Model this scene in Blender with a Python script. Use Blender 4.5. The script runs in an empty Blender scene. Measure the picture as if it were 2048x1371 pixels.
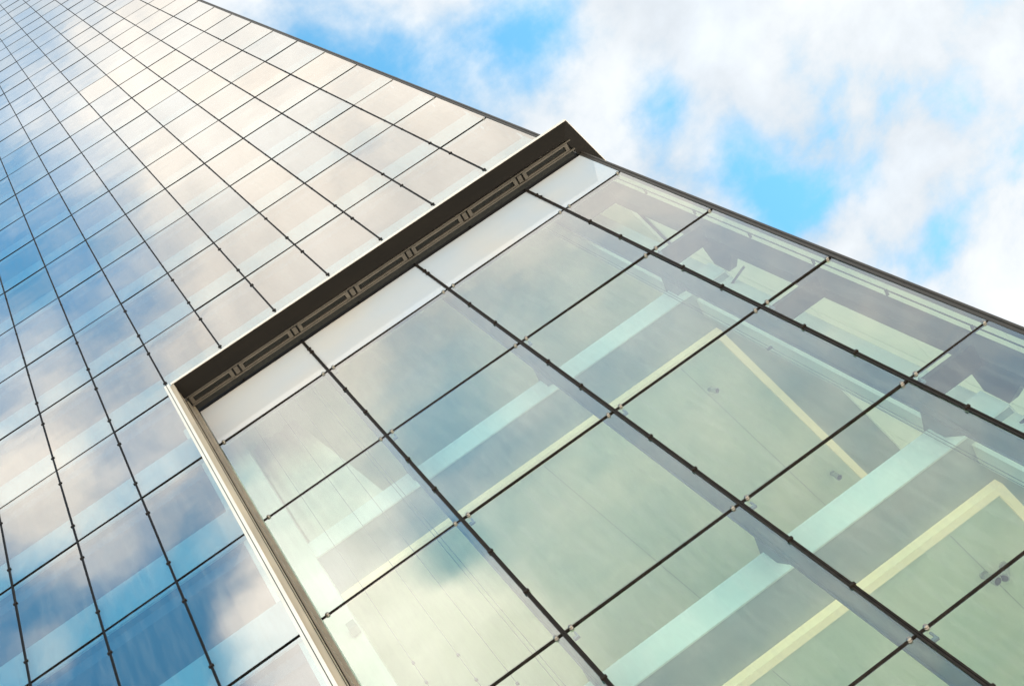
import bpy, bmesh, math, random
from mathutils import Vector, Matrix
random.seed(11)
C = bpy.context.scene.collection
sc = bpy.context.scene

# ------------------------------------------------------------------ layout constants (metres)
W = 1.35            # glazing module
HV = 3.69355        # storey height
Z0 = 32.0           # height of the storey line 0 above the plaza
CAM = (-8.2731, -10.949, -30.379 + Z0)
SX, SY = 0.28, 0.96  # direction of the receding right-hand wall
XE = 0.05           # right-hand corner of the facade
ZC = Z0 - 1.75      # canopy soffit
XF = -9.14          # inner face of the jamb that frames the glass hall
KMAX, ROWMAX, ROWMIN = 13, 31, -8
XL = -KMAX * W

# ------------------------------------------------------------------ materials
def mat(name):
    m = bpy.data.materials.new(name); m.use_nodes = True
    nt = m.node_tree; nt.nodes.clear()
    out = nt.nodes.new('ShaderNodeOutputMaterial')
    return m, nt, out

def N(nt, typ, **kw):
    n = nt.nodes.new(typ)
    for k, v in kw.items():
        if k == 'inp':
            for i, val in v.items(): n.inputs[i].default_value = val
        else: setattr(n, k, v)
    return n

def M(nt, op, a, b=None, c=None, clamp=False):
    n = nt.nodes.new('ShaderNodeMath'); n.operation = op; n.use_clamp = clamp
    for i, v in enumerate((a, b, c)):
        if v is None: continue
        if isinstance(v, (int, float)): n.inputs[i].default_value = v
        else: nt.links.new(v, n.inputs[i])
    return n.outputs[0]

def principled(name, col, rough=0.5, metal=0.0, var=0.12, scale=3.0, bump=0.0, spec=0.5, col2=None, stretch=(1, 1, 1)):
    m, nt, out = mat(name)
    p = N(nt, 'ShaderNodeBsdfPrincipled')
    p.inputs['Roughness'].default_value = rough; p.inputs['Metallic'].default_value = metal
    p.inputs['Specular IOR Level'].default_value = spec
    tc = N(nt, 'ShaderNodeTexCoord'); mp = N(nt, 'ShaderNodeMapping'); mp.inputs['Scale'].default_value = stretch
    nt.links.new(tc.outputs['Object'], mp.inputs[0])
    nz = N(nt, 'ShaderNodeTexNoise'); nz.inputs['Scale'].default_value = scale; nz.inputs['Detail'].default_value = 6
    nt.links.new(mp.outputs[0], nz.inputs['Vector'])
    r = N(nt, 'ShaderNodeValToRGB')
    c2 = col2 or tuple(c * (1 - var * 1.6) for c in col)
    r.color_ramp.elements[0].position = 0.32; r.color_ramp.elements[1].position = 0.68
    r.color_ramp.elements[0].color = (*c2, 1)
    r.color_ramp.elements[1].color = (*[min(1, c * (1 + var)) for c in col], 1)
    nt.links.new(nz.outputs['Fac'], r.inputs[0]); nt.links.new(r.outputs[0], p.inputs['Base Color'])
    rr = M(nt, 'MULTIPLY_ADD', nz.outputs['Fac'], 0.18, max(0.02, rough - 0.09)); nt.links.new(rr, p.inputs['Roughness'])
    if bump:
        b = N(nt, 'ShaderNodeBump'); b.inputs['Strength'].default_value = bump; b.inputs['Distance'].default_value = 0.01
        nt.links.new(nz.outputs['Fac'], b.inputs['Height']); nt.links.new(b.outputs[0], p.inputs['Normal'])
    nt.links.new(p.outputs[0], out.inputs[0])
    return m

def glass(name, r0, gain, tint, power=4.0, wave=0.006, rough=0.0):
    """coated double glazing: mirror reflection that grows with the angle, the rest passes through tinted"""
    m, nt, out = mat(name)
    geo = N(nt, 'ShaderNodeNewGeometry'); tc = N(nt, 'ShaderNodeTexCoord')
    dot = N(nt, 'ShaderNodeVectorMath', operation='DOT_PRODUCT')
    nt.links.new(geo.outputs['Incoming'], dot.inputs[0]); nt.links.new(geo.outputs['Normal'], dot.inputs[1])
    c = M(nt, 'ABSOLUTE', dot.outputs['Value'])
    s = M(nt, 'POWER', M(nt, 'SUBTRACT', 1.0, c, clamp=True), power)
    R = M(nt, 'MULTIPLY_ADD', s, gain, r0, clamp=True)
    R = M(nt, 'MULTIPLY', R, M(nt, 'SUBTRACT', 1.0, geo.outputs['Backfacing']))
    nz = N(nt, 'ShaderNodeTexNoise'); nz.inputs['Scale'].default_value = 0.55; nz.inputs['Detail'].default_value = 1.5
    nt.links.new(tc.outputs['Object'], nz.inputs['Vector'])
    b = N(nt, 'ShaderNodeBump'); b.inputs['Strength'].default_value = 1.0; b.inputs['Distance'].default_value = wave
    nt.links.new(nz.outputs['Fac'], b.inputs['Height'])
    g = N(nt, 'ShaderNodeBsdfGlossy'); g.inputs['Roughness'].default_value = rough
    at = N(nt, 'ShaderNodeAttribute'); at.attribute_name = 'tone'
    tn = N(nt, 'ShaderNodeValToRGB'); e = tn.color_ramp.elements
    e[0].color = (0.90, 0.93, 0.955, 1); e[1].color = (1.0, 0.965, 0.925, 1); e.new(0.5).color = (0.96, 0.955, 0.945, 1)
    nt.links.new(at.outputs['Fac'], tn.inputs[0]); nt.links.new(tn.outputs[0], g.inputs['Color'])
    nt.links.new(b.outputs[0], g.inputs['Normal'])
    t = N(nt, 'ShaderNodeBsdfTransparent')
    # light grime: thin streaks and patches that scatter a little
    t.inputs['Color'].default_value = (*tint, 1)
    mx = N(nt, 'ShaderNodeMixShader')
    nt.links.new(R, mx.inputs[0]); nt.links.new(t.outputs[0], mx.inputs[1]); nt.links.new(g.outputs[0], mx.inputs[2])
    d = N(nt, 'ShaderNodeBsdfDiffuse'); d.inputs['Color'].default_value = (0.62, 0.60, 0.55, 1)
    mp = N(nt, 'ShaderNodeMapping'); mp.inputs['Scale'].default_value = (5.0, 1, 0.5)
    nt.links.new(tc.outputs['Object'], mp.inputs[0])
    n2 = N(nt, 'ShaderNodeTexNoise'); n2.inputs['Scale'].default_value = 1.6; n2.inputs['Detail'].default_value = 7
    nt.links.new(mp.outputs[0], n2.inputs['Vector'])
    dirt = M(nt, 'MULTIPLY', M(nt, 'SUBTRACT', n2.outputs['Fac'], 0.42, clamp=True), 0.17)
    mx2 = N(nt, 'ShaderNodeMixShader'); nt.links.new(dirt, mx2.inputs[0])
    nt.links.new(mx.outputs[0], mx2.inputs[1]); nt.links.new(d.outputs[0], mx2.inputs[2])
    nt.links.new(mx2.outputs[0], out.inputs[0])
    return m

def sky_toned_glass(name):
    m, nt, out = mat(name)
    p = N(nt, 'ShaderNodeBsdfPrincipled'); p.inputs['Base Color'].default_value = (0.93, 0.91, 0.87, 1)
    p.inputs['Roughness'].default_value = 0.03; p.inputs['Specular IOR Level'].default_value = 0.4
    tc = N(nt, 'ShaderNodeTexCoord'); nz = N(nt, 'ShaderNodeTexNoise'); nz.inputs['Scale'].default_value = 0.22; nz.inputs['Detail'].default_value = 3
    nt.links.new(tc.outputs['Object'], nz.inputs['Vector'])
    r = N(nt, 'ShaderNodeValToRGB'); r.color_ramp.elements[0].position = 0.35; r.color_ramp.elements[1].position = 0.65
    r.color_ramp.elements[0].color = (0.50, 0.56, 0.65, 1); r.color_ramp.elements[1].color = (0.68, 0.59, 0.53, 1)  # pale blue to peach: mirrored sky painted into the base colour
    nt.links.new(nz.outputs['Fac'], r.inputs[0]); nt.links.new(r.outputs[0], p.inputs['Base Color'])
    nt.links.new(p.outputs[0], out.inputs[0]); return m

def screen_glass(name):
    m, nt, out = mat(name)
    d = N(nt, 'ShaderNodeBsdfDiffuse'); d.inputs[0].default_value = (0.62, 0.68, 0.60, 1)
    t = N(nt, 'ShaderNodeBsdfTranslucent'); t.inputs[0].default_value = (0.46, 0.48, 0.41, 1)  # translucency put in so the side wall stops direct sun and glows softly
    a = N(nt, 'ShaderNodeAddShader'); mx = N(nt, 'ShaderNodeMixShader'); mx.inputs[0].default_value = 0.7
    nt.links.new(d.outputs[0], mx.inputs[1]); nt.links.new(t.outputs[0], mx.inputs[2]); nt.links.new(mx.outputs[0], out.inputs[0])
    nt.nodes.remove(a)
    return m

def glow_trim(name):
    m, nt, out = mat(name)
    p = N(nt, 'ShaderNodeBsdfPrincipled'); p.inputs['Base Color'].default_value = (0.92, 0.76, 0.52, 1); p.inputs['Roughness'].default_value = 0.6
    p.inputs['Emission Color'].default_value = (1.0, 0.78, 0.44, 1); p.inputs['Emission Strength'].default_value = 0.14  # faint glow added to lift the cream trim, dull by daylight alone
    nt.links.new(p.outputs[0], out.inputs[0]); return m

def lamp_mat(name, col, strength):
    m, nt, out = mat(name)
    e = N(nt, 'ShaderNodeEmission'); e.inputs[0].default_value = (*col, 1); e.inputs[1].default_value = strength
    nt.links.new(e.outputs[0], out.inputs[0]); return m

MAT = dict(
    office=glass('coated_office_glass', 0.15, 1.15, (0.80, 0.93, 0.95), 2.0),
    hall=glass('clear_hall_glass', 0.06, 1.55, (0.88, 0.968, 0.915), 2.35),
    screen=screen_glass('translucent_screen_glass'),
    stand_in=sky_toned_glass('painted_sky_reflection_glass'),
    bronze=principled('dark_bronze_metal', (0.012, 0.010, 0.009), 0.5, 0.0, 0.2, 6, spec=0.08),
    bar=principled('bronze_bar_metal', (0.026, 0.019, 0.015), 0.5, 0.0, 0.2, 8, spec=0.10),
    steelbolt=principled('stainless_bolt', (0.34, 0.29, 0.25), 0.28, 0.9, 0.1, 20),
    soffit=principled('brown_soffit_metal', (0.011, 0.0083, 0.006), 0.6, 0.0, 0.14, 1.3, spec=0.12, stretch=(1, 4, 1)),
    vent=principled('vent_frame_metal', (0.12, 0.098, 0.074), 0.5, 0.2, 0.1, 5),
    grille=principled('dark_grille', (0.025, 0.024, 0.019), 0.6, 0.1, 0.2, 30),
    white_metal=principled('white_painted_metal', (0.82, 0.73, 0.65), 0.45, 0.0, 0.05, 2),
    tan=principled('tan_anodised_metal', (0.50, 0.38, 0.26), 0.45, 0.15, 0.12, 2.2, stretch=(3, 3, 0.35)),
    tan_dark=principled('tan_anodised_trim', (0.34, 0.265, 0.19), 0.45, 0.15, 0.1, 2.2),
    post=principled('brown_corner_post', (0.06, 0.046, 0.036), 0.45, 0.2, 0.1, 3),
    ceil=principled('pale_ceiling_board', (0.78, 0.80, 0.66), 0.8, 0, 0.03, 0.6),
    cove=glow_trim('cream_cove_added_glow'),
    slab=principled('grey_slab_soffit', (0.44, 0.47, 0.47), 0.8, 0, 0.05, 0.8),
    edge=principled('white_slab_edge', (0.86, 0.88, 0.86), 0.6, 0, 0.03, 1),
    floor=principled('pale_floor', (0.76, 0.73, 0.64), 0.5, 0, 0.05, 1),
    wall=principled('white_plaster', (0.84, 0.82, 0.76), 0.8, 0, 0.03, 0.8),
    fin=principled('blue_grey_steel', (0.20, 0.23, 0.27), 0.5, 0.1, 0.1, 2.5),
    brown=principled('brown_steel', (0.055, 0.043, 0.036), 0.55, 0.1, 0.12, 2.5),
    spandrel=principled('pale_blue_spandrel', (0.33, 0.52, 0.57), 0.6, 0, 0.05, 0.7),
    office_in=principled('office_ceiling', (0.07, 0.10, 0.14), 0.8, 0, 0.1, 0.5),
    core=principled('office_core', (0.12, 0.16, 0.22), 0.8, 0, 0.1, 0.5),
    curtain=principled('cream_curtain', (0.80, 0.76, 0.66), 0.9, 0, 0.04, 2),
    cable=principled('steel_cable', (0.10, 0.12, 0.15), 0.4, 0.6, 0.1, 20),
    joint=principled('grey_joint', (0.45, 0.46, 0.44), 0.8, 0, 0.1, 5),
    lamp_body=principled('grey_lamp_body', (0.42, 0.44, 0.40), 0.5, 0.3, 0.05, 9),
    lamp_hole=principled('dark_lamp_reflector', (0.05, 0.05, 0.05), 0.4, 0.3, 0.05, 9),
    plaza=principled('pale_paving', (0.63, 0.60, 0.54), 0.8, 0, 0.12, 0.4),
)

# ------------------------------------------------------------------ mesh helpers
class MB:
    """collects shapes and links them as ONE mesh object"""
    def __init__(s): s.bm = bmesh.new()
    def box(s, x0, x1, y0, y1, z0, z1):
        v = [s.bm.verts.new(p) for p in ((x0,y0,z0),(x1,y0,z0),(x1,y1,z0),(x0,y1,z0),(x0,y0,z1),(x1,y0,z1),(x1,y1,z1),(x0,y1,z1))]
        for f in ((0,3,2,1),(4,5,6,7),(0,1,5,4),(1,2,6,5),(2,3,7,6),(3,0,4,7)): s.bm.faces.new([v[i] for i in f])
        return s
    def prism(s, poly, vec):
        """closed polygon (list of 3-D points) swept along vec"""
        vec = Vector(vec); a = [s.bm.verts.new(p) for p in poly]; b = [s.bm.verts.new(Vector(p) + vec) for p in poly]
        s.bm.faces.new(a); s.bm.faces.new(b[::-1]); n = len(poly)
        for i in range(n): s.bm.faces.new((a[i], b[i], b[(i+1) % n], a[(i+1) % n]))
        return s
    def tube(s, p, q, r, n=10, r2=None):
        p, q = Vector(p), Vector(q); d = (q - p).normalized(); u = d.orthogonal().normalized(); w = d.cross(u)
        r2 = r if r2 is None else r2
        A = [s.bm.verts.new(p + r*(math.cos(t)*u + math.sin(t)*w)) for t in [2*math.pi*i/n for i in range(n)]]
        B = [s.bm.verts.new(q + r2*(math.cos(t)*u + math.sin(t)*w)) for t in [2*math.pi*i/n for i in range(n)]]
        s.bm.faces.new(A[::-1]); s.bm.faces.new(B)
        for i in range(n): s.bm.faces.new((A[i], A[(i+1)%n], B[(i+1)%n], B[i]))
        return s
    def build(s, name, m, parent=None, bevel=0.0, smooth=False):
        bm = s.bm; bmesh.ops.recalc_face_normals(bm, faces=bm.faces[:])
        if bevel:
            bmesh.ops.bevel(bm, geom=bm.edges[:], offset=bevel, segments=2, affect='EDGES', clamp_overlap=True)
        me = bpy.data.meshes.new(name); bm.to_mesh(me); bm.free()
        if smooth: me.polygons.foreach_set('use_smooth', [True]*len(me.polygons))
        me.materials.append(MAT[m]); o = bpy.data.objects.new(name, me); C.objects.link(o)
        if parent: o.parent = parent
        return o

def tag(o, label=None, cat=None, group=None, kind=None):
    for k, v in (('label', label), ('category', cat), ('group', group), ('kind', kind)):
        if v: o[k] = v
    return o
def copy_part(src, parent, loc):
    o = src.copy(); C.objects.link(o); o.parent = parent; o.location = loc; return o
def side(d, y):          # x of the line inset d from the right-hand wall, at depth y
    return XE - d/SY + SX/SY*y

# ------------------------------------------------------------------ setting
g = MB().box(-400, 400, -400, 400, -0.5, 0).build('plaza', 'plaza'); tag(g, kind='structure')

# ------------------------------------------------------------------ the tower
T = bpy.data.objects.new('glass_tower', None); C.objects.link(T); T.location = (0, 0, 0)
tag(T, 'tall mirror-glass office tower with a clear glazed hall framed by a dark projecting canopy', 'building')

def dist(x, z): return math.dist(CAM, (x, 0, z))
def in_view(x, z):
    v = Vector((x, 0, z)) - Vector(CAM)
    r = Vector((0.8114, 0.4593, -0.3615)); d = Vector((-0.5625, 0.7816, -0.2694)); f = Vector((0.1588, 0.422, 0.8926))
    w = v.dot(f)
    if w <= 0: return False
    px, py = 3115*v.dot(r)/w + 1024, 3115*v.dot(d)/w + 685.5
    return -120 < px < 2170 and -90 < py < 1460

# ---- panes
TH = 0.022
def pane_geom(mb, x0, x1, z0, z1, tilt=0.0030):
    a, b = random.uniform(-tilt, tilt), random.uniform(-tilt, tilt)
    cx_, cz_ = (x0+x1)/2, (z0+z1)/2
    bow = random.uniform(-0.0028, 0.0028)
    # gently bowed sheet, 4 x 6 cells
    nx, nz = 4, 6
    lay = mb.bm.faces.layers.float.get('tone') or mb.bm.faces.layers.float.new('tone'); tone = random.random(); nf0 = len(mb.bm.faces)
    def P(i, j, y):
        u, w = i/nx, j/nz; x, z = x0+(x1-x0)*u, z0+(z1-z0)*w
        return (x, y + a*(x-cx_) + b*(z-cz_) + bow*(16*u*(1-u)*w*(1-w)), z)
    F = [[mb.bm.verts.new(P(i, j, 0)) for j in range(nz+1)] for i in range(nx+1)]
    B = [[mb.bm.verts.new(P(i, j, TH)) for j in range(nz+1)] for i in range(nx+1)]
    for i in range(nx):
        for j in range(nz):
            mb.bm.faces.new((F[i][j], F[i+1][j], F[i+1][j+1], F[i][j+1]))
            mb.bm.faces.new((B[i][j], B[i][j+1], B[i+1][j+1], B[i+1][j]))
    for i in range(nx):
        mb.bm.faces.new((F[i][0], B[i][0], B[i+1][0], F[i+1][0])); mb.bm.faces.new((F[i][nz], F[i+1][nz], B[i+1][nz], B[i][nz]))
    for j in range(nz):
        mb.bm.faces.new((F[0][j], F[0][j+1], B[0][j+1], B[0][j])); mb.bm.faces.new((F[nx][j], B[nx][j], B[nx][j+1], F[nx][j+1]))
    mb.bm.faces.ensure_lookup_table()
    for f in mb.bm.faces[nf0:]: f[lay] = tone

G = 0.009
panes = []
for k in range(KMAX):
    for r in range(ROWMIN, ROWMAX):
        if k < 7 and r < 0: continue
        x0, x1 = -(k+1)*W + G, -k*W - G
        if k == 0: x1 = -0.035
        panes.append(('office', x0, x1, Z0 + r*HV + G, Z0 + (r+1)*HV - G))
hall_cols = [(XF+0.01, -5*W-G), (-5*W+G, -3*W-G), (-3*W+G, -W-G), (-W+G, -0.035)]
for x0, x1 in hall_cols:
    panes.append(('stand_in', x0, x1, Z0 - HV + G, ZC - 0.01))
    for r in range(-2, ROWMIN-1, -1):
        panes.append(('hall', x0, x1, Z0 + r*HV + G, Z0 + (r+1)*HV - G))
def size_key(p):
    cx_, cz_ = (p[1]+p[2])/2, (p[3]+p[4])/2
    pts = [(p[1],p[3]),(p[2],p[3]),(p[1],p[4]),(p[2],p[4]),(cx_,cz_)]
    if not any(in_view(*q) for q in pts): return 1e9 + dist(cx_, cz_)
    return dist(cx_, cz_)*(1 if p[0] == 'office' else 0.5)
panes.sort(key=size_key)
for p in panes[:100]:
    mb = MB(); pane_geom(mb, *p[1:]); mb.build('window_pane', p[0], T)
rest = {'office': MB(), 'hall': MB(), 'stand_in': MB()}
for p in panes[100:]: pane_geom(rest[p[0]], *p[1:])
# panes of the receding right-hand wall (seen only through the corner of the hall)
L_side = 16.0
def side_pane(mb, t0, t1, z0, z1):
    a = (XE + SX*t0, SY*t0); b = (XE + SX*t1, SY*t1); n = (-SY*TH, SX*TH)
    mb.prism([(a[0], a[1], z0), (b[0], b[1], z0), (b[0]+n[0], b[1]+n[1], z0), (a[0]+n[0], a[1]+n[1], z0)], (0, 0, z1-z0))
for i in range(11):
    for r in range(ROWMIN, ROWMAX):
        side_pane(rest['office' if r >= 0 else 'stand_in'], 0.12 + i*1.4, 0.12 + (i+1)*1.4 - 0.02, Z0+r*HV+0.012, Z0+(r+1)*HV-0.012)
# both glass kinds in one part (two material slots)
me_o = rest['office'].bm; nf = len(me_o.faces)
tmp = bpy.data.meshes.new('tmp'); rest['hall'].bm.to_mesh(tmp); 
me_o.from_mesh(tmp); me_o.faces.ensure_lookup_table()
for f in me_o.faces[nf:]: f.material_index = 1
nf = len(me_o.faces); rest['stand_in'].bm.to_mesh(tmp); me_o.from_mesh(tmp); me_o.faces.ensure_lookup_table()
for f in me_o.faces[nf:]: f.material_index = 2
ro = rest['office'].build('window_pane', 'office', T); ro.data.materials.append(MAT['hall']); ro.data.materials.append(MAT['screen']); ro['kind'] = 'stuff'
bpy.data.meshes.remove(tmp)

# ---- vertical mullions of the mirror facade, with paired clips
clip_src = MB().box(-0.0235, 0.0235, -0.010, 0.02, -0.030, 0.030)
clip_me = clip_src.build('clip', 'bar', None, bevel=0.004)
clip_sites = []       # (size key, parent, location)
ztop = Z0 + ROWMAX*HV
for k in range(1, KMAX+1):
    zb = 0.0 if k > 7 else ZC + 0.12
    if k == 7: zb = 0.0
    mb = MB(); x = -k*W
    mb.box(x-0.019, x+0.019, -0.012, 0.024, zb, ztop)
    m = mb.build('mullion', 'bronze', T)
    for r in range(ROWMIN, ROWMAX):
        for fr in (0.2, 0.8):
            z = Z0 + (r+fr)*HV
            if z < zb + 0.3 and k <= 7 and r > -2: pass
            if z <= zb: continue
            clip_sites.append((dist(x, z) if in_view(x, z) else 1e9+dist(x, z), m, (x, -0.010, z)))
# ---- vertical bars of the hall glazing
for k in (1, 3, 5):
    x = -k*W
    m = MB().box(x-0.028, x-0.006, -0.020, 0.024, 0, ZC).box(x+0.006, x+0.028, -0.020, 0.024, 0, ZC).box(x-0.006, x+0.006, -0.008, 0.023, 0, ZC).build('mullion', 'bar', T)
    zc = [Z0 + (n + fr)*HV for n in range(ROWMIN, 0) for fr in (0.323, 0.677)]
    for z in zc + [Z0 - 0.62*HV]:
        if z > ZC - 0.05: continue
        clip_sites.append((dist(x, z)*0.5 if in_view(x, z) else 1e9+dist(x, z), m, (x, -0.030, z)))
clip_sites.sort(key=lambda c: c[0])
first = True
rest_clips = MB()
for i, (key, par, loc) in enumerate(clip_sites):
    if i < 100:
        if first: clip_me.parent = par; clip_me.location = loc; first = False; o = clip_me
        else: o = copy_part(clip_me, par, loc)
        if -loc[1] > 0.02: o.scale = (1.75, 1.0, 0.75)
    elif key < 1e9:
        x, y, z = loc; rest_clips.box(x-0.0235, x+0.0235, y-0.010, y+0.02, z-0.030, z+0.030)
ro = rest_clips.build('clip', 'bar', T); ro['kind'] = 'stuff'

# ---- transoms
def dome(mb, x, y, z, r):
    bmesh.ops.create_uvsphere(mb.bm, u_segments=14, v_segments=8, radius=r, matrix=Matrix.Translation((x, y, z)) @ Matrix.Diagonal((1, 0.75, 1, 1)))
stud_sites = []
for r in range(0, ROWMAX+1):
    z = Z0 + r*HV
    m = MB().box(XL, -0.04, -0.0125, 0.024, z-0.007, z+0.007).build('transom', 'bronze', T)
    if r > 0: stud_sites.append((dist(-0.1, z), m, (-0.105, -0.012, z), 0.024))
for r in range(ROWMIN, 0):
    z = Z0 + r*HV
    MB().box(XL, -9.44, -0.0135, 0.024, z-0.008, z+0.008).build('transom', 'bronze', T)
    m = MB().box(XF, -0.04, -0.016, 0.024, z-0.010, z+0.010).box(XF, -0.04, -0.010, -0.001, z-0.016, z-0.0103).build('transom', 'bar', T)
    for x in (-5*W-0.11, -5*W+0.11, -3*W-0.11, -3*W+0.11, -W-0.11, -W+0.11, -0.1, XF+0.1):
        stud_sites.append((dist(x, z)*0.5 if in_view(x, z) else 1e9, m, (x, -0.020, z), 0.032))
sb = MB(); dome(sb, 0, 0, 0, 1.0); sb.tube((0, 0.3, 0), (0, 1.2, 0), 1.0, 14)
stud_src = sb.build('stud', 'steelbolt', None, smooth=True)
stud_sites.sort(key=lambda c: c[0])
for i, (key, par, loc, s) in enumerate(stud_sites[:100]):
    if i == 0: stud_src.parent = par; stud_src.location = loc; o = stud_src
    else: o = copy_part(stud_src, par, loc)
    o.scale = (s, s, s)

# ---- opaque strip behind the canopy and the corner post
MB().box(-9.43, -0.04, 0.0, 0.06, ZC+0.006, Z0-0.013).build('spandrel', 'bronze', T)
cp = MB().box(-0.030, 0.062, -0.012, 0.10, 0, ztop).box(0.030, 0.066, -0.026, -0.0121, 0, ztop).build('corner_post', 'post', T)

# ---- projecting canopy
YF, YB = -0.735, -0.42
def cring(d_front, z):    # outline points at an overhang d: left end, corner, far end on the side
    dx = 0.25*d_front/0.735
    return [(-9.30, -d_front, z), (XE + 0.045 - (0.735-d_front)*0.78, -d_front, z)]
def side_run(p, L): return (p[0] + SX*L, p[1] + SY*L, p[2])
zl = ZC + 0.13
FLp, FRp = (-9.285, -0.735, zl), (0.085, -0.735, zl)
ILp, IRp = (-9.285, -0.400, ZC), (-0.165, -0.440, ZC)
can = MB()      # sloping soffit: front face and its return round the corner
def quad_slab(mb, a, b, c, d, up=0.02):
    mb.prism([a, b, c, d], (0, 0, up))
quad_slab(can, FLp, FRp, IRp, ILp); 
FS, IS = side_run(FRp, 14), side_run(IRp, 14)
quad_slab(can, FRp, FS, IS, IRp)
canopy = can.build('canopy', 'soffit', T)
fa = MB()
fa.prism([FLp, FRp, (FRp[0], FRp[1]-0.012, zl), (FLp[0], FLp[1]-0.012, zl)], (0, 0, 0.09))
fa.prism([(FRp[0], FRp[1]-0.012, zl), (FRp[0]+0.012, FRp[1]-0.012, zl), (FS[0]+0.012, FS[1], zl), FS], (0, 0, 0.09))
fa.build('fascia', 'white_metal', canopy)
top = MB(); top.prism([(FLp[0], FLp[1], zl+0.07), (FRp[0], FRp[1], zl+0.07), (FS[0], FS[1], zl+0.07), (XE+SX*14, SY*14, zl+0.07), (XE, -0.04, zl+0.07), (-9.285, -0.04, zl+0.07)], (0, 0, 0.02))
top.build('top_cover', 'white_metal', canopy)
# recess lining above the vents
inn = MB().box(-9.2, -0.10, -0.40, -0.04, ZC+0.06, ZC+0.08).build('recess_lining', 'grille', canopy)
# a joint in the soffit every two modules
for k in (0.9, 2.05, 3.3, 4.1, 5.05, 6.2):
    x = -k*W*1.0; 
    jn = MB().prism([(x, -0.73, zl-0.004), (x+0.010, -0.73, zl-0.004), (x+0.010, -0.405, ZC-0.0045), (x, -0.405, ZC-0.0045)], (0, 0, 0.003))
    jn.build('soffit_joint', 'bronze', canopy)
# vents
for k in range(7):
    x1 = -k*W - (0.085 if k else 0.16); x0 = -(k+1)*W + 0.085
    if k == 6: x0 = -9.155
    y0, y1 = -0.372, -0.205
    fr = MB()
    fr.box(x0, x1, y0, y0+0.035, ZC-0.015, ZC+0.055).box(x0, x1, y1-0.03, y1, ZC-0.015, ZC+0.055)
    fr.box(x0, x0+0.075, y0+0.036, y1-0.031, ZC-0.014, ZC+0.055).box(x1-0.075, x1, y0+0.036, y1-0.031, ZC-0.014, ZC+0.055)
    f = fr.build('vent_frame', 'vent', canopy)
    gm = MB()
    for q in range(5): gm.box(x0+0.078, x1-0.078, y0+0.04+q*0.0186, y0+0.050+q*0.0186, ZC+0.018, ZC+0.04)
    gm.box(x0+0.078, x1-0.078, y0+0.037, y1-0.032, ZC+0.042, ZC+0.052)
    gm.build('grille', 'grille', f)
    if k: MB().box(-k*W-0.045, -k*W+0.045, y0+0.01, y1-0.01, ZC-0.006, ZC+0.055).build('vent_divider', 'vent', canopy)
MB().box(-9.19, -0.06, -0.198, -0.172, ZC-0.028, ZC+0.058).build('vent_rail', 'vent', canopy)
MB().box(-9.19, -0.06, -0.398, -0.380, ZC-0.010, ZC+0.058).build('vent_rail', 'vent', canopy)

# ---- projecting jamb on the left of the hall
j = MB().box(-9.40, -9.235, -0.735, -0.02, 0, ZC+0.10).build('jamb', 'tan', T)
MB().box(-9.425, -9.380, -0.752, -0.7355, 0, zl+0.085).box(-9.367, -9.316, -0.752, -0.7355, 0, zl+0.085).build('cover_strip', 'white_metal', j)
MB().box(-9.380, -9.367, -0.742, -0.7355, 0, zl+0.085).build('groove', 'bronze', j)
MB().box(-9.424, -9.401, -0.72, -0.02, 0, ZC+0.1).build('side_sheet', 'white_metal', j)
MB().box(-9.2348, -9.19, -0.33, -0.02, 0, ZC-0.03).box(-9.1898, -9.145, -0.17, -0.02, 0, ZC-0.03).build('glazing_trim', 'tan_dark', j)
MB().box(-9.2345, -9.222, -0.37, -0.345, 0, ZC-0.03).box(-9.2346, -9.2275, -0.66, -0.645, 0, ZC-0.03).build('edge_bead', 'bronze', j)
jj = MB()
for z in [3.1 + 2.35*i for i in range(12)]:
    jj.box(-9.2347, -9.2325, -0.64, -0.38, z, z+0.012)
jj.build('panel_joint', 'tan_dark', j)

# ------------------------------------------------------------------ inside the glass hall
def slab_poly(d, z, x0=-9.2, y1=9.0):      # outline inset d from both faces
    return [(x0, d, z), (side(d, d), d, z), (side(d, y1), y1, z), (x0, y1, z)]
for i, zt in enumerate([-7.42, -7.42-2*HV, -7.42-4*HV]):
    zt += Z0
    s = MB().prism(slab_poly(0.80, zt-0.58), (0, 0, 0.57)).build('floor_slab', 'slab', T)
    e = MB()
    a = slab_poly(0.775, zt-0.585); b = slab_poly(0.799, zt-0.585)
    e.prism([a[0], a[1], b[1], b[0]], (0, 0, 0.585)); e.prism([a[1], a[2], b[2], b[1]], (0, 0, 0.585))
    e.build('slab_edge', 'edge', s)
    MB().prism(slab_poly(1.70, zt-0.72), (0, 0, 0.115)).build('ceiling_panel', 'ceil', s)
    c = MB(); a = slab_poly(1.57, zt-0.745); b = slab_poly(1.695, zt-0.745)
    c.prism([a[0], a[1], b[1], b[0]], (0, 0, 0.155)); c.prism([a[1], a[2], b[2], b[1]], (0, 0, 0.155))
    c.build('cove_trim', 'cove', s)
    MB().prism(slab_poly(0.83, zt-0.009), (0, 0, 0.012)).build('floor_finish', 'floor', s)
    jt = MB(); zc = zt - 0.722
    for x, L in ((-2.05, 6.0), (-4.9, 6.0)):
        jt.prism([(x, 1.75, zc), (x+0.008, 1.75, zc), (x+0.008+SX*L, 1.75+SY*L, zc), (x+SX*L, 1.75+SY*L, zc)], (0, 0, -0.003))
    jt.box(-8.9, -1.0, 4.6, 4.608, zc-0.0035, zc-0.0005)
    jt.build('ceiling_joint', 'joint', s)
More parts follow.
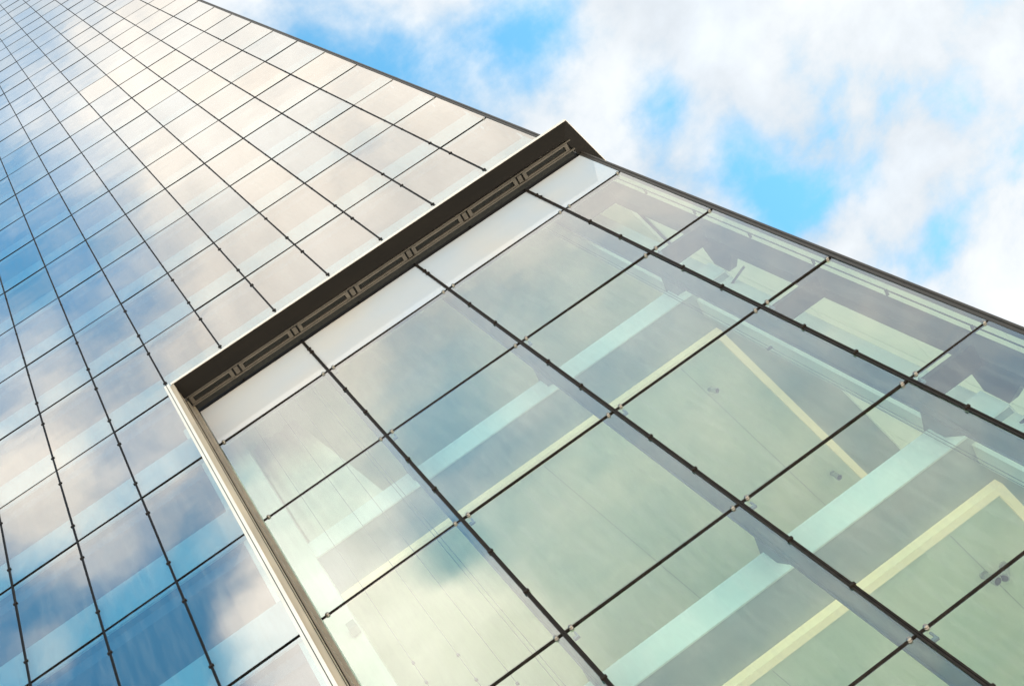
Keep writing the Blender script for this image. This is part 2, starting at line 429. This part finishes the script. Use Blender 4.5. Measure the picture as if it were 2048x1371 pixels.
# pale blind panel behind the top row of panes, and the top ceiling of the hall
MB().box(-9.2, -0.06, 0.09, 0.098, Z0-HV+0.03, ZC-0.03).build('blind_panel', 'wall', T)
MB().prism([(-9.2, 0.10, ZC-0.09), (-0.10, 0.10, ZC-0.09), (side(0.15, 9), 9, ZC-0.09), (-9.2, 9, ZC-0.09)], (0, 0, 0.07)).build('ceiling_panel', 'ceil', T)
MB().box(-9.6, -9.22, 0.12, 9.0, 0, ZC-0.02).build('partition_wall', 'wall', T)
MB().box(XL, 3.0, 9.02, 9.3, 0, ztop).build('core_wall', 'wall', T)
MB().box(-1.22, -0.50, 0.92, 1.25, 0, ZC-0.09).build('white_pier', 'wall', T)
MB().box(-9.2, -8.78, 0.55, 1.0, 0, ZC-0.09).build('white_pier', 'wall', T)

# stiffening fins behind the vertical bars, each with brackets at the slabs
for k in (1, 3, 5):
    x = -k*W
    f = MB().box(x-0.036, x-0.012, 0.055, 0.47, 0, ZC-0.1).box(x-0.060, x+0.02, 0.471, 0.49, 0, ZC-0.1).build('stiffening_fin', 'fin', T)
    for zt in (-7.42, -7.42-2*HV):
        z = zt + Z0
        b = MB().prism([(x-0.044, 0.30, z-0.05), (x-0.044, 0.47, z+0.02), (x-0.044, 0.96, z+0.19), (x-0.044, 0.98, z-0.12), (x-0.044, 0.83, z-0.22), (x-0.044, 0.40, z-1.12)], (0.036, 0, 0))
        b.build('bracket', 'fin', f)
    # toggles holding the transoms
    for r in range(-6, 0):
        z = Z0 + r*HV
        MB().box(x+0.05, x+0.13, 0.052, 0.085, z-0.16, z-0.11).box(x+0.105, x+0.13, 0.052, 0.075, z-0.11, z-0.02).build('toggle', 'fin', f)
# corner column and the wind beams that tie it to the last bar
cc = MB().box(-0.40, -0.07, 0.30, 0.50, 0, ZC-0.1).build('corner_column', 'brown', T)
for zt in (-7.42, -7.42-2*HV):
    z = zt + Z0
    MB().prism([(-0.36, 0.502, z+0.55), (-0.36, 1.0, z+0.25), (-0.36, 1.02, z-0.25), (-0.36, 0.502, z-0.75)], (0.16, 0, 0)).build('bracket', 'brown', cc)
for r in range(-7, 0):
    z = Z0 + r*HV
    bm_ = MB().box(-1.28, -0.402, 0.075, 0.44, z-0.10, z-0.02).build('wind_beam', 'brown', T)
    if r % 2 == 0:
        MB().tube((-0.42, 0.62, z-1.2), (-0.95, 1.5, z-0.2), 0.022, 8).build('tie_rod', 'brown', cc)
# vertical service pipe beside the corner post
pp = MB(); 
for i in range(40):
    za, zb = 4 + i*0.65, 4 + (i+1)*0.65
    pp.tube((-0.055, 0.20, za), (-0.055, 0.20, zb), 0.012, 8)
    if i % 3 == 0: pp.box(-0.075, -0.035, 0.20, 0.30, za-0.012, za+0.012)
pp.build('drain_pipe', 'brown', T)

# ------------------------------------------------------------------ office floors behind the mirror glass
ofl = None
for r in range(ROWMIN, ROWMAX+1):
    z = Z0 + r*HV
    if r < 0: poly = [(XL, 0.20, z-0.35), (-9.62, 0.20, z-0.35), (-9.62, 9.0, z-0.35), (XL, 9.0, z-0.35)]
    else: poly = [(XL, 0.20, z-0.35), (side(0.2, 0.2), 0.20, z-0.35), (side(0.2, 9), 9.0, z-0.35), (XL, 9.0, z-0.35)]
    if r == 0: 
        poly = [(p[0], p[1], z-0.35) for p in poly]
    o = MB().prism(poly, (0, 0, 0.33)).build('office_floor', 'office_in', T)
    # pale upstand at the foot of each storey's glass
    xr = -9.46 if r < 0 else -0.06
    if r < ROWMAX:
        h = 1.30
        MB().box(XL, xr, 0.075, 0.11, z+0.02, z+h).build('spandrel', 'spandrel', o)
MB().box(XL-0.2, XL, -0.03, 9.3, 0, ztop).build('end_wall', 'core', T)
MB().prism([(XL-0.2, -0.03, ztop+0.01), (XE+0.05, -0.03, ztop+0.01), (XE+SX*16, SY*16, ztop+0.01), (XL-0.2, SY*16, ztop+0.01)], (0, 0, 0.4)).build('roof', 'core', T)
oc = MB()
oc.box(XL, -9.62, 5.5, 5.7, 0.2, ZC); oc.box(XL, -1.5, 5.5, 5.7, Z0+0.05, ztop-0.4)
oc.build('office_core', 'core', T)

# ------------------------------------------------------------------ loose things in the hall
def spot(x, y, z, label, tilt=0.0, s=1.0):
    t = bpy.data.objects.new('ceiling_spotlight', None); C.objects.link(t); t.location = (x, y, z)
    tag(t, label, 'spotlight', 'spotlights on the hall ceilings')
    MB().tube((0, 0, 0), (0, 0, -0.03*s), 0.075*s, 20).tube((0, 0, -0.03*s), (0, 0, -0.08*s), 0.02*s, 10).build('base_plate', 'lamp_body', t)
    d = Vector((math.sin(tilt), 0, -math.cos(tilt)))
    p = Vector((0, 0, -0.08*s))
    b = MB().tube(p, p + d*0.24*s, 0.06*s, 24, 0.085*s).build('lamp_shade', 'lamp_body', t)
    q = p + d*(0.24*s+0.002); MB().tube(q, q + d*0.004, 0.066*s, 24).build('reflector', 'lamp_hole', b)
    return t
zc1, zc2 = Z0-7.42-0.72, Z0-7.42-2*HV-0.72
spot(-1.77, 2.40, zc1, 'small pale spotlight under the upper ceiling, left of the diagonal cream trim', 0.35, 0.6)
spot(-0.48, 5.31, zc1, 'round dark-centred downlight under the upper ceiling near the right-hand corner', 0.0, 0.7)
spot(-1.86, 2.58, zc2, 'pale barrel spotlight under the lower ceiling at the right edge of the photo', 0.15, 0.8)
spot(-1.57, 2.66, zc2, 'tilted spotlight with a small bracket beside the barrel lamp on the lower ceiling', -0.8, 0.8)

def cable(x, y, z0, z1, label, grp, gap=0.05, clamps=()):
    t = bpy.data.objects.new('steel_cable', None); C.objects.link(t); t.location = (x, y, z0)
    tag(t, label, 'cable', grp)
    for s in ((-gap/2, gap/2) if gap else (0,)):
        MB().tube((s, 0, 0), (s, 0, z1-z0), 0.0042, 8).build('strand', 'cable', t)
    for z in clamps:
        MB().box(-gap/2-0.02, gap/2+0.02, -0.015, 0.015, z-z0-0.02, z-z0+0.02).build('cable_clamp', 'cable', t)
grp = 'vertical cables behind the hall glass'
cable(-1.50, 0.70, 0.1, ZC-0.095, 'twin steel cables hanging behind the glass beside the right-hand bar', grp, 0.045, [Z0-11.02])
cable(-7.11, 0.60, 0.1, ZC-0.095, 'twin steel cables behind the lowest panes beside the bar nearest the jamb', grp, 0.06, [])
cable(-7.52, 0.60, 0.1, ZC-0.095, 'single thin steel cable in the middle of the panes next to the jamb', grp, 0, [Z0-14.2])
cable(-7.90, 0.60, 0.1, ZC-0.095, 'clamped single steel cable closest to the pale curtain', grp, 0, [Z0-13.6, Z0-12.9])

cable(-8.44, 0.60, 0.1, ZC-0.095, 'faint single cable with two dark clamps, in front of the pale curtain', grp, 0, [Z0-12.42, Z0-12.98])
wl = bpy.data.objects.new('wall_lamp', None); C.objects.link(wl); wl.location = (-8.86, 0.545, Z0-10.98)
tag(wl, 'small grey box lamp fixed to the white pier beside the jamb', 'lamp')
MB().box(-0.05, 0.05, -0.02, 0, -0.09, 0.09).build('back_plate', 'lamp_body', wl, bevel=0.004)
MB().prism([(-0.065, -0.02, -0.13), (-0.065, -0.15, -0.09), (-0.065, -0.15, 0.10), (-0.065, -0.02, 0.13)], (0.13, 0, 0)).build('lamp_housing', 'lamp_body', wl, bevel=0.006)
cu = MB(); n = 90
def cy(u): return 1.15 + 0.02*math.sin(u*30) + 0.03*math.sin(u*11+1)
z0c, z1c = Z0-7.42-2*HV, Z0-2.0
A = []
for i in range(n+1):
    u = i/n; x0_, x1_ = -8.75 + 1.0*u, -8.75 + 1.55*u
    A.append([cu.bm.verts.new((x0_ + (x1_-x0_)*w, cy(u) + dy, z1c + (Z0-7.40-z1c)*w)) for w in (0, 0.33, 0.66, 1.0) for dy in (0, 0.012)])
for i in range(n):
    for w in range(3):
        a, b = A[i], A[i+1]
        cu.bm.faces.new((a[2*w], b[2*w], b[2*w+2], a[2*w+2])); cu.bm.faces.new((a[2*w+1], a[2*w+3], b[2*w+3], b[2*w+1]))
cu_o = cu.build('curtain', 'curtain', None, smooth=True)
tag(cu_o, 'pale cream pleated curtain hanging inside the hall beside the jamb', 'curtain')

# ------------------------------------------------------------------ light and sky
SUN_EL, SUN_AZ = 42.0, math.radians(84)        # azimuth from +Y, clockwise: off to the right, so the facade itself is in shade
sd = Vector((math.sin(SUN_AZ)*math.cos(math.radians(SUN_EL)), math.cos(SUN_AZ)*math.cos(math.radians(SUN_EL)), math.sin(math.radians(SUN_EL))))
L = bpy.data.lights.new('sun', 'SUN'); L.energy = 4.9; L.angle = math.radians(0.6); L.color = (1.0, 0.95, 0.86)
lo = bpy.data.objects.new('sun', L); C.objects.link(lo); lo.rotation_euler = (-sd).to_track_quat('-Z', 'Y').to_euler(); lo.location = (-20, -60, 90)

w = bpy.data.worlds.new('World'); sc.world = w; w.use_nodes = True
nt = w.node_tree; nt.nodes.clear()
out = N(nt, 'ShaderNodeOutputWorld'); bg = N(nt, 'ShaderNodeBackground'); bg.inputs[1].default_value = 0.12
nt.links.new(bg.outputs[0], out.inputs[0])
sky = N(nt, 'ShaderNodeTexSky'); sky.sky_type = 'NISHITA'; sky.sun_disc = False
sky.sun_elevation = math.radians(SUN_EL); sky.sun_rotation = SUN_AZ; sky.air_density = 1.0; sky.dust_density = 0.6; sky.ozone_density = 1.2
tint = N(nt, 'ShaderNodeMix', data_type='RGBA', blend_type='MULTIPLY'); tint.inputs[0].default_value = 1.0
nt.links.new(sky.outputs[0], tint.inputs[6]); tint.inputs[7].default_value = (0.45, 0.95, 0.94, 1)
tc = N(nt, 'ShaderNodeTexCoord'); sep = N(nt, 'ShaderNodeSeparateXYZ'); nt.links.new(tc.outputs['Generated'], sep.inputs[0])
zz = M(nt, 'MAXIMUM', sep.outputs[2], 0.12)
Pn, Qn = M(nt, 'DIVIDE', sep.outputs[0], zz), M(nt, 'DIVIDE', sep.outputs[1], zz)
comb = N(nt, 'ShaderNodeCombineXYZ'); nt.links.new(Pn, comb.inputs[0]); nt.links.new(Qn, comb.inputs[1])
def noise(scale, detail, rough, dist_, off):
    mp = N(nt, 'ShaderNodeMapping'); mp.inputs['Location'].default_value = off; nt.links.new(comb.outputs[0], mp.inputs[0])
    n = N(nt, 'ShaderNodeTexNoise'); n.inputs['Scale'].default_value = scale; n.inputs['Detail'].default_value = detail
    n.inputs['Roughness'].default_value = rough; n.inputs['Distortion'].default_value = dist_
    nt.links.new(mp.outputs[0], n.inputs['Vector']); return n.outputs['Fac']
nA = noise(9, 10, 0.58, 0.12, (0.3, 0.7, 0)); nB = noise(3.2, 5, 0.5, 0.1, (4.1, 1.3, 0))
def blob(px, py, rx, wgt, ry=None):
    ry = ry or rx
    dx = M(nt, 'DIVIDE', M(nt, 'SUBTRACT', Pn, px), rx); dy = M(nt, 'DIVIDE', M(nt, 'SUBTRACT', Qn, py), ry)
    d2 = M(nt, 'ADD', M(nt, 'MULTIPLY', dx, dx), M(nt, 'MULTIPLY', dy, dy))
    return M(nt, 'MULTIPLY', M(nt, 'EXPONENT', M(nt, 'MULTIPLY', d2, -1.0)), wgt)
def sstep(v, a, b):
    n = N(nt, 'ShaderNodeMapRange', interpolation_type='SMOOTHSTEP'); n.inputs[1].default_value = a; n.inputs[2].default_value = b
    nt.links.new(v, n.inputs[0]); return n.outputs[0]
# cloud cover: thick overhead, clearing towards the west where the tower mirrors blue sky
BLOBS = [(0.205,0.268,0.040,-.6),(0.25,0.275,0.03,-.2),(0.295,0.283,0.035,-.85),(0.36,0.385,0.030,-.65),(0.39,0.45,0.032,-.7),(0.400,0.502,0.030,-.85),(0.44,0.52,0.022,-.5),
         (0.48,0.536,0.028,-.45),(0.578,0.52,0.035,-.25),(0.16,0.20,0.05,-.3),(0.63,0.55,0.04,-.1),
         (-0.153,-0.367,0.045,1.0),(-0.10,-0.31,0.04,.5),(-0.075,-0.575,0.06,1.0),(-0.02,-0.53,0.045,.5),(-0.03,-0.36,0.05,.3),(0.0,-0.12,0.11,-.5),(-0.03,-0.22,0.06,-.3),(0.0,-0.64,0.06,.9),(0.06,-0.74,0.05,.5),
         (0.055,-0.585,0.04,-1.1),(0.09,-0.49,0.06,-.6),(-0.165,-0.52,0.05,-.8),(-0.18,-0.44,0.03,-.3),(-0.10,-0.47,0.035,-.35),(-0.12,-0.42,0.04,.5),(-0.205,-0.46,0.03,.5)]
acc = M(nt, 'ADD', M(nt, 'MULTIPLY', M(nt, 'SUBTRACT', nA, 0.5), M(nt, 'ADD', M(nt, 'MULTIPLY_ADD', sstep(Qn, -0.02, -0.10), -0.75, 2.7), M(nt, 'MULTIPLY', M(nt, 'MULTIPLY', sstep(Qn, -0.36, -0.50), sstep(Pn, 0.0, 0.10)), -1.0))), M(nt, 'MULTIPLY', M(nt, 'SUBTRACT', nB, 0.5), 0.7))
front = sstep(Qn, 0.05, -0.05)                     # 1 on the side the facade mirrors
west = sstep(Pn, -0.14, 0.07)
baseF = M(nt, 'MULTIPLY_ADD', west, 1.15, -0.42)
low = M(nt, 'MULTIPLY', M(nt, 'MULTIPLY', sstep(Qn, -0.33, -0.52), sstep(Pn, 0.02, 0.12)), -0.62)
baseF = M(nt, 'ADD', baseF, low)
acc = M(nt, 'ADD', acc, M(nt, 'ADD', M(nt, 'MULTIPLY', front, baseF), M(nt, 'MULTIPLY', M(nt, 'SUBTRACT', 1.0, front), 0.42)))
for b in BLOBS: acc = M(nt, 'ADD', acc, blob(*b))
cmix = N(nt, 'ShaderNodeMix', data_type='FLOAT'); nt.links.new(front, cmix.inputs[0])
nt.links.new(sstep(acc, -0.42, 0.46), cmix.inputs[2]); nt.links.new(sstep(acc, -0.72, 0.72), cmix.inputs[3]); cov = cmix.outputs[0]
# cloud brightness: thick parts a little greyer, warm on the side the facade mirrors
thick = sstep(nB, 0.42, 0.62)
cw = N(nt, 'ShaderNodeMix', data_type='RGBA'); nt.links.new(front, cw.inputs[0])
cw.inputs[6].default_value = (2.85, 3.0, 3.12, 1); cw.inputs[7].default_value = (3.75, 3.5, 3.15, 1)
cg = N(nt, 'ShaderNodeMix', data_type='RGBA', blend_type='MULTIPLY'); nt.links.new(M(nt, 'MULTIPLY', thick, 0.6), cg.inputs[0])
ct = N(nt, 'ShaderNodeVectorMath', operation='SCALE'); nt.links.new(cw.outputs[2], ct.inputs[0])
glow = blob(-0.02, -0.66, 0.13, 1.1, 0.15)       # brightness added to the cloud low in front, lifting its mirror image
nt.links.new(M(nt, 'MULTIPLY', M(nt, 'MULTIPLY_ADD', nA, 0.85, 0.57), M(nt, 'ADD', glow, 1.0)), ct.inputs[3])
nt.links.new(ct.outputs[0], cg.inputs[6]); cg.inputs[7].default_value = (0.78, 0.82, 0.87, 1)
mixs = N(nt, 'ShaderNodeMix', data_type='RGBA'); nt.links.new(cov, mixs.inputs[0])
nt.links.new(tint.outputs[2], mixs.inputs[6]); nt.links.new(cg.outputs[2], mixs.inputs[7])
nt.links.new(mixs.outputs[2], bg.inputs[0])

# ------------------------------------------------------------------ camera
cam = bpy.data.cameras.new('camera'); cam.sensor_width = 36; cam.lens = 3115/2048*36; cam.clip_end = 2000; cam.clip_start = 0.1
co = bpy.data.objects.new('camera', cam); C.objects.link(co)
r_, d_, f_ = Vector((0.8114, 0.4593, -0.3615)), Vector((-0.5625, 0.7816, -0.2694)), Vector((0.1588, 0.422, 0.8926))
f_.normalize(); r_ = (r_ - f_*r_.dot(f_)).normalized(); d_ = f_.cross(r_)
co.matrix_world = Matrix(((r_.x, -d_.x, -f_.x, CAM[0]), (r_.y, -d_.y, -f_.y, CAM[1]), (r_.z, -d_.z, -f_.z, CAM[2]), (0, 0, 0, 1)))
sc.camera = co
sc.view_settings.view_transform = 'Standard'; sc.view_settings.look = 'None'; sc.view_settings.exposure = 1.40; sc.view_settings.gamma = 1
cy_ = sc.cycles
cy_.use_denoising = True; cy_.max_bounces = 10; cy_.diffuse_bounces = 4; cy_.glossy_bounces = 4; cy_.transparent_max_bounces = 24; cy_.transmission_bounces = 4
cy_.caustics_reflective = False; cy_.caustics_refractive = False; cy_.sample_clamp_indirect = 6
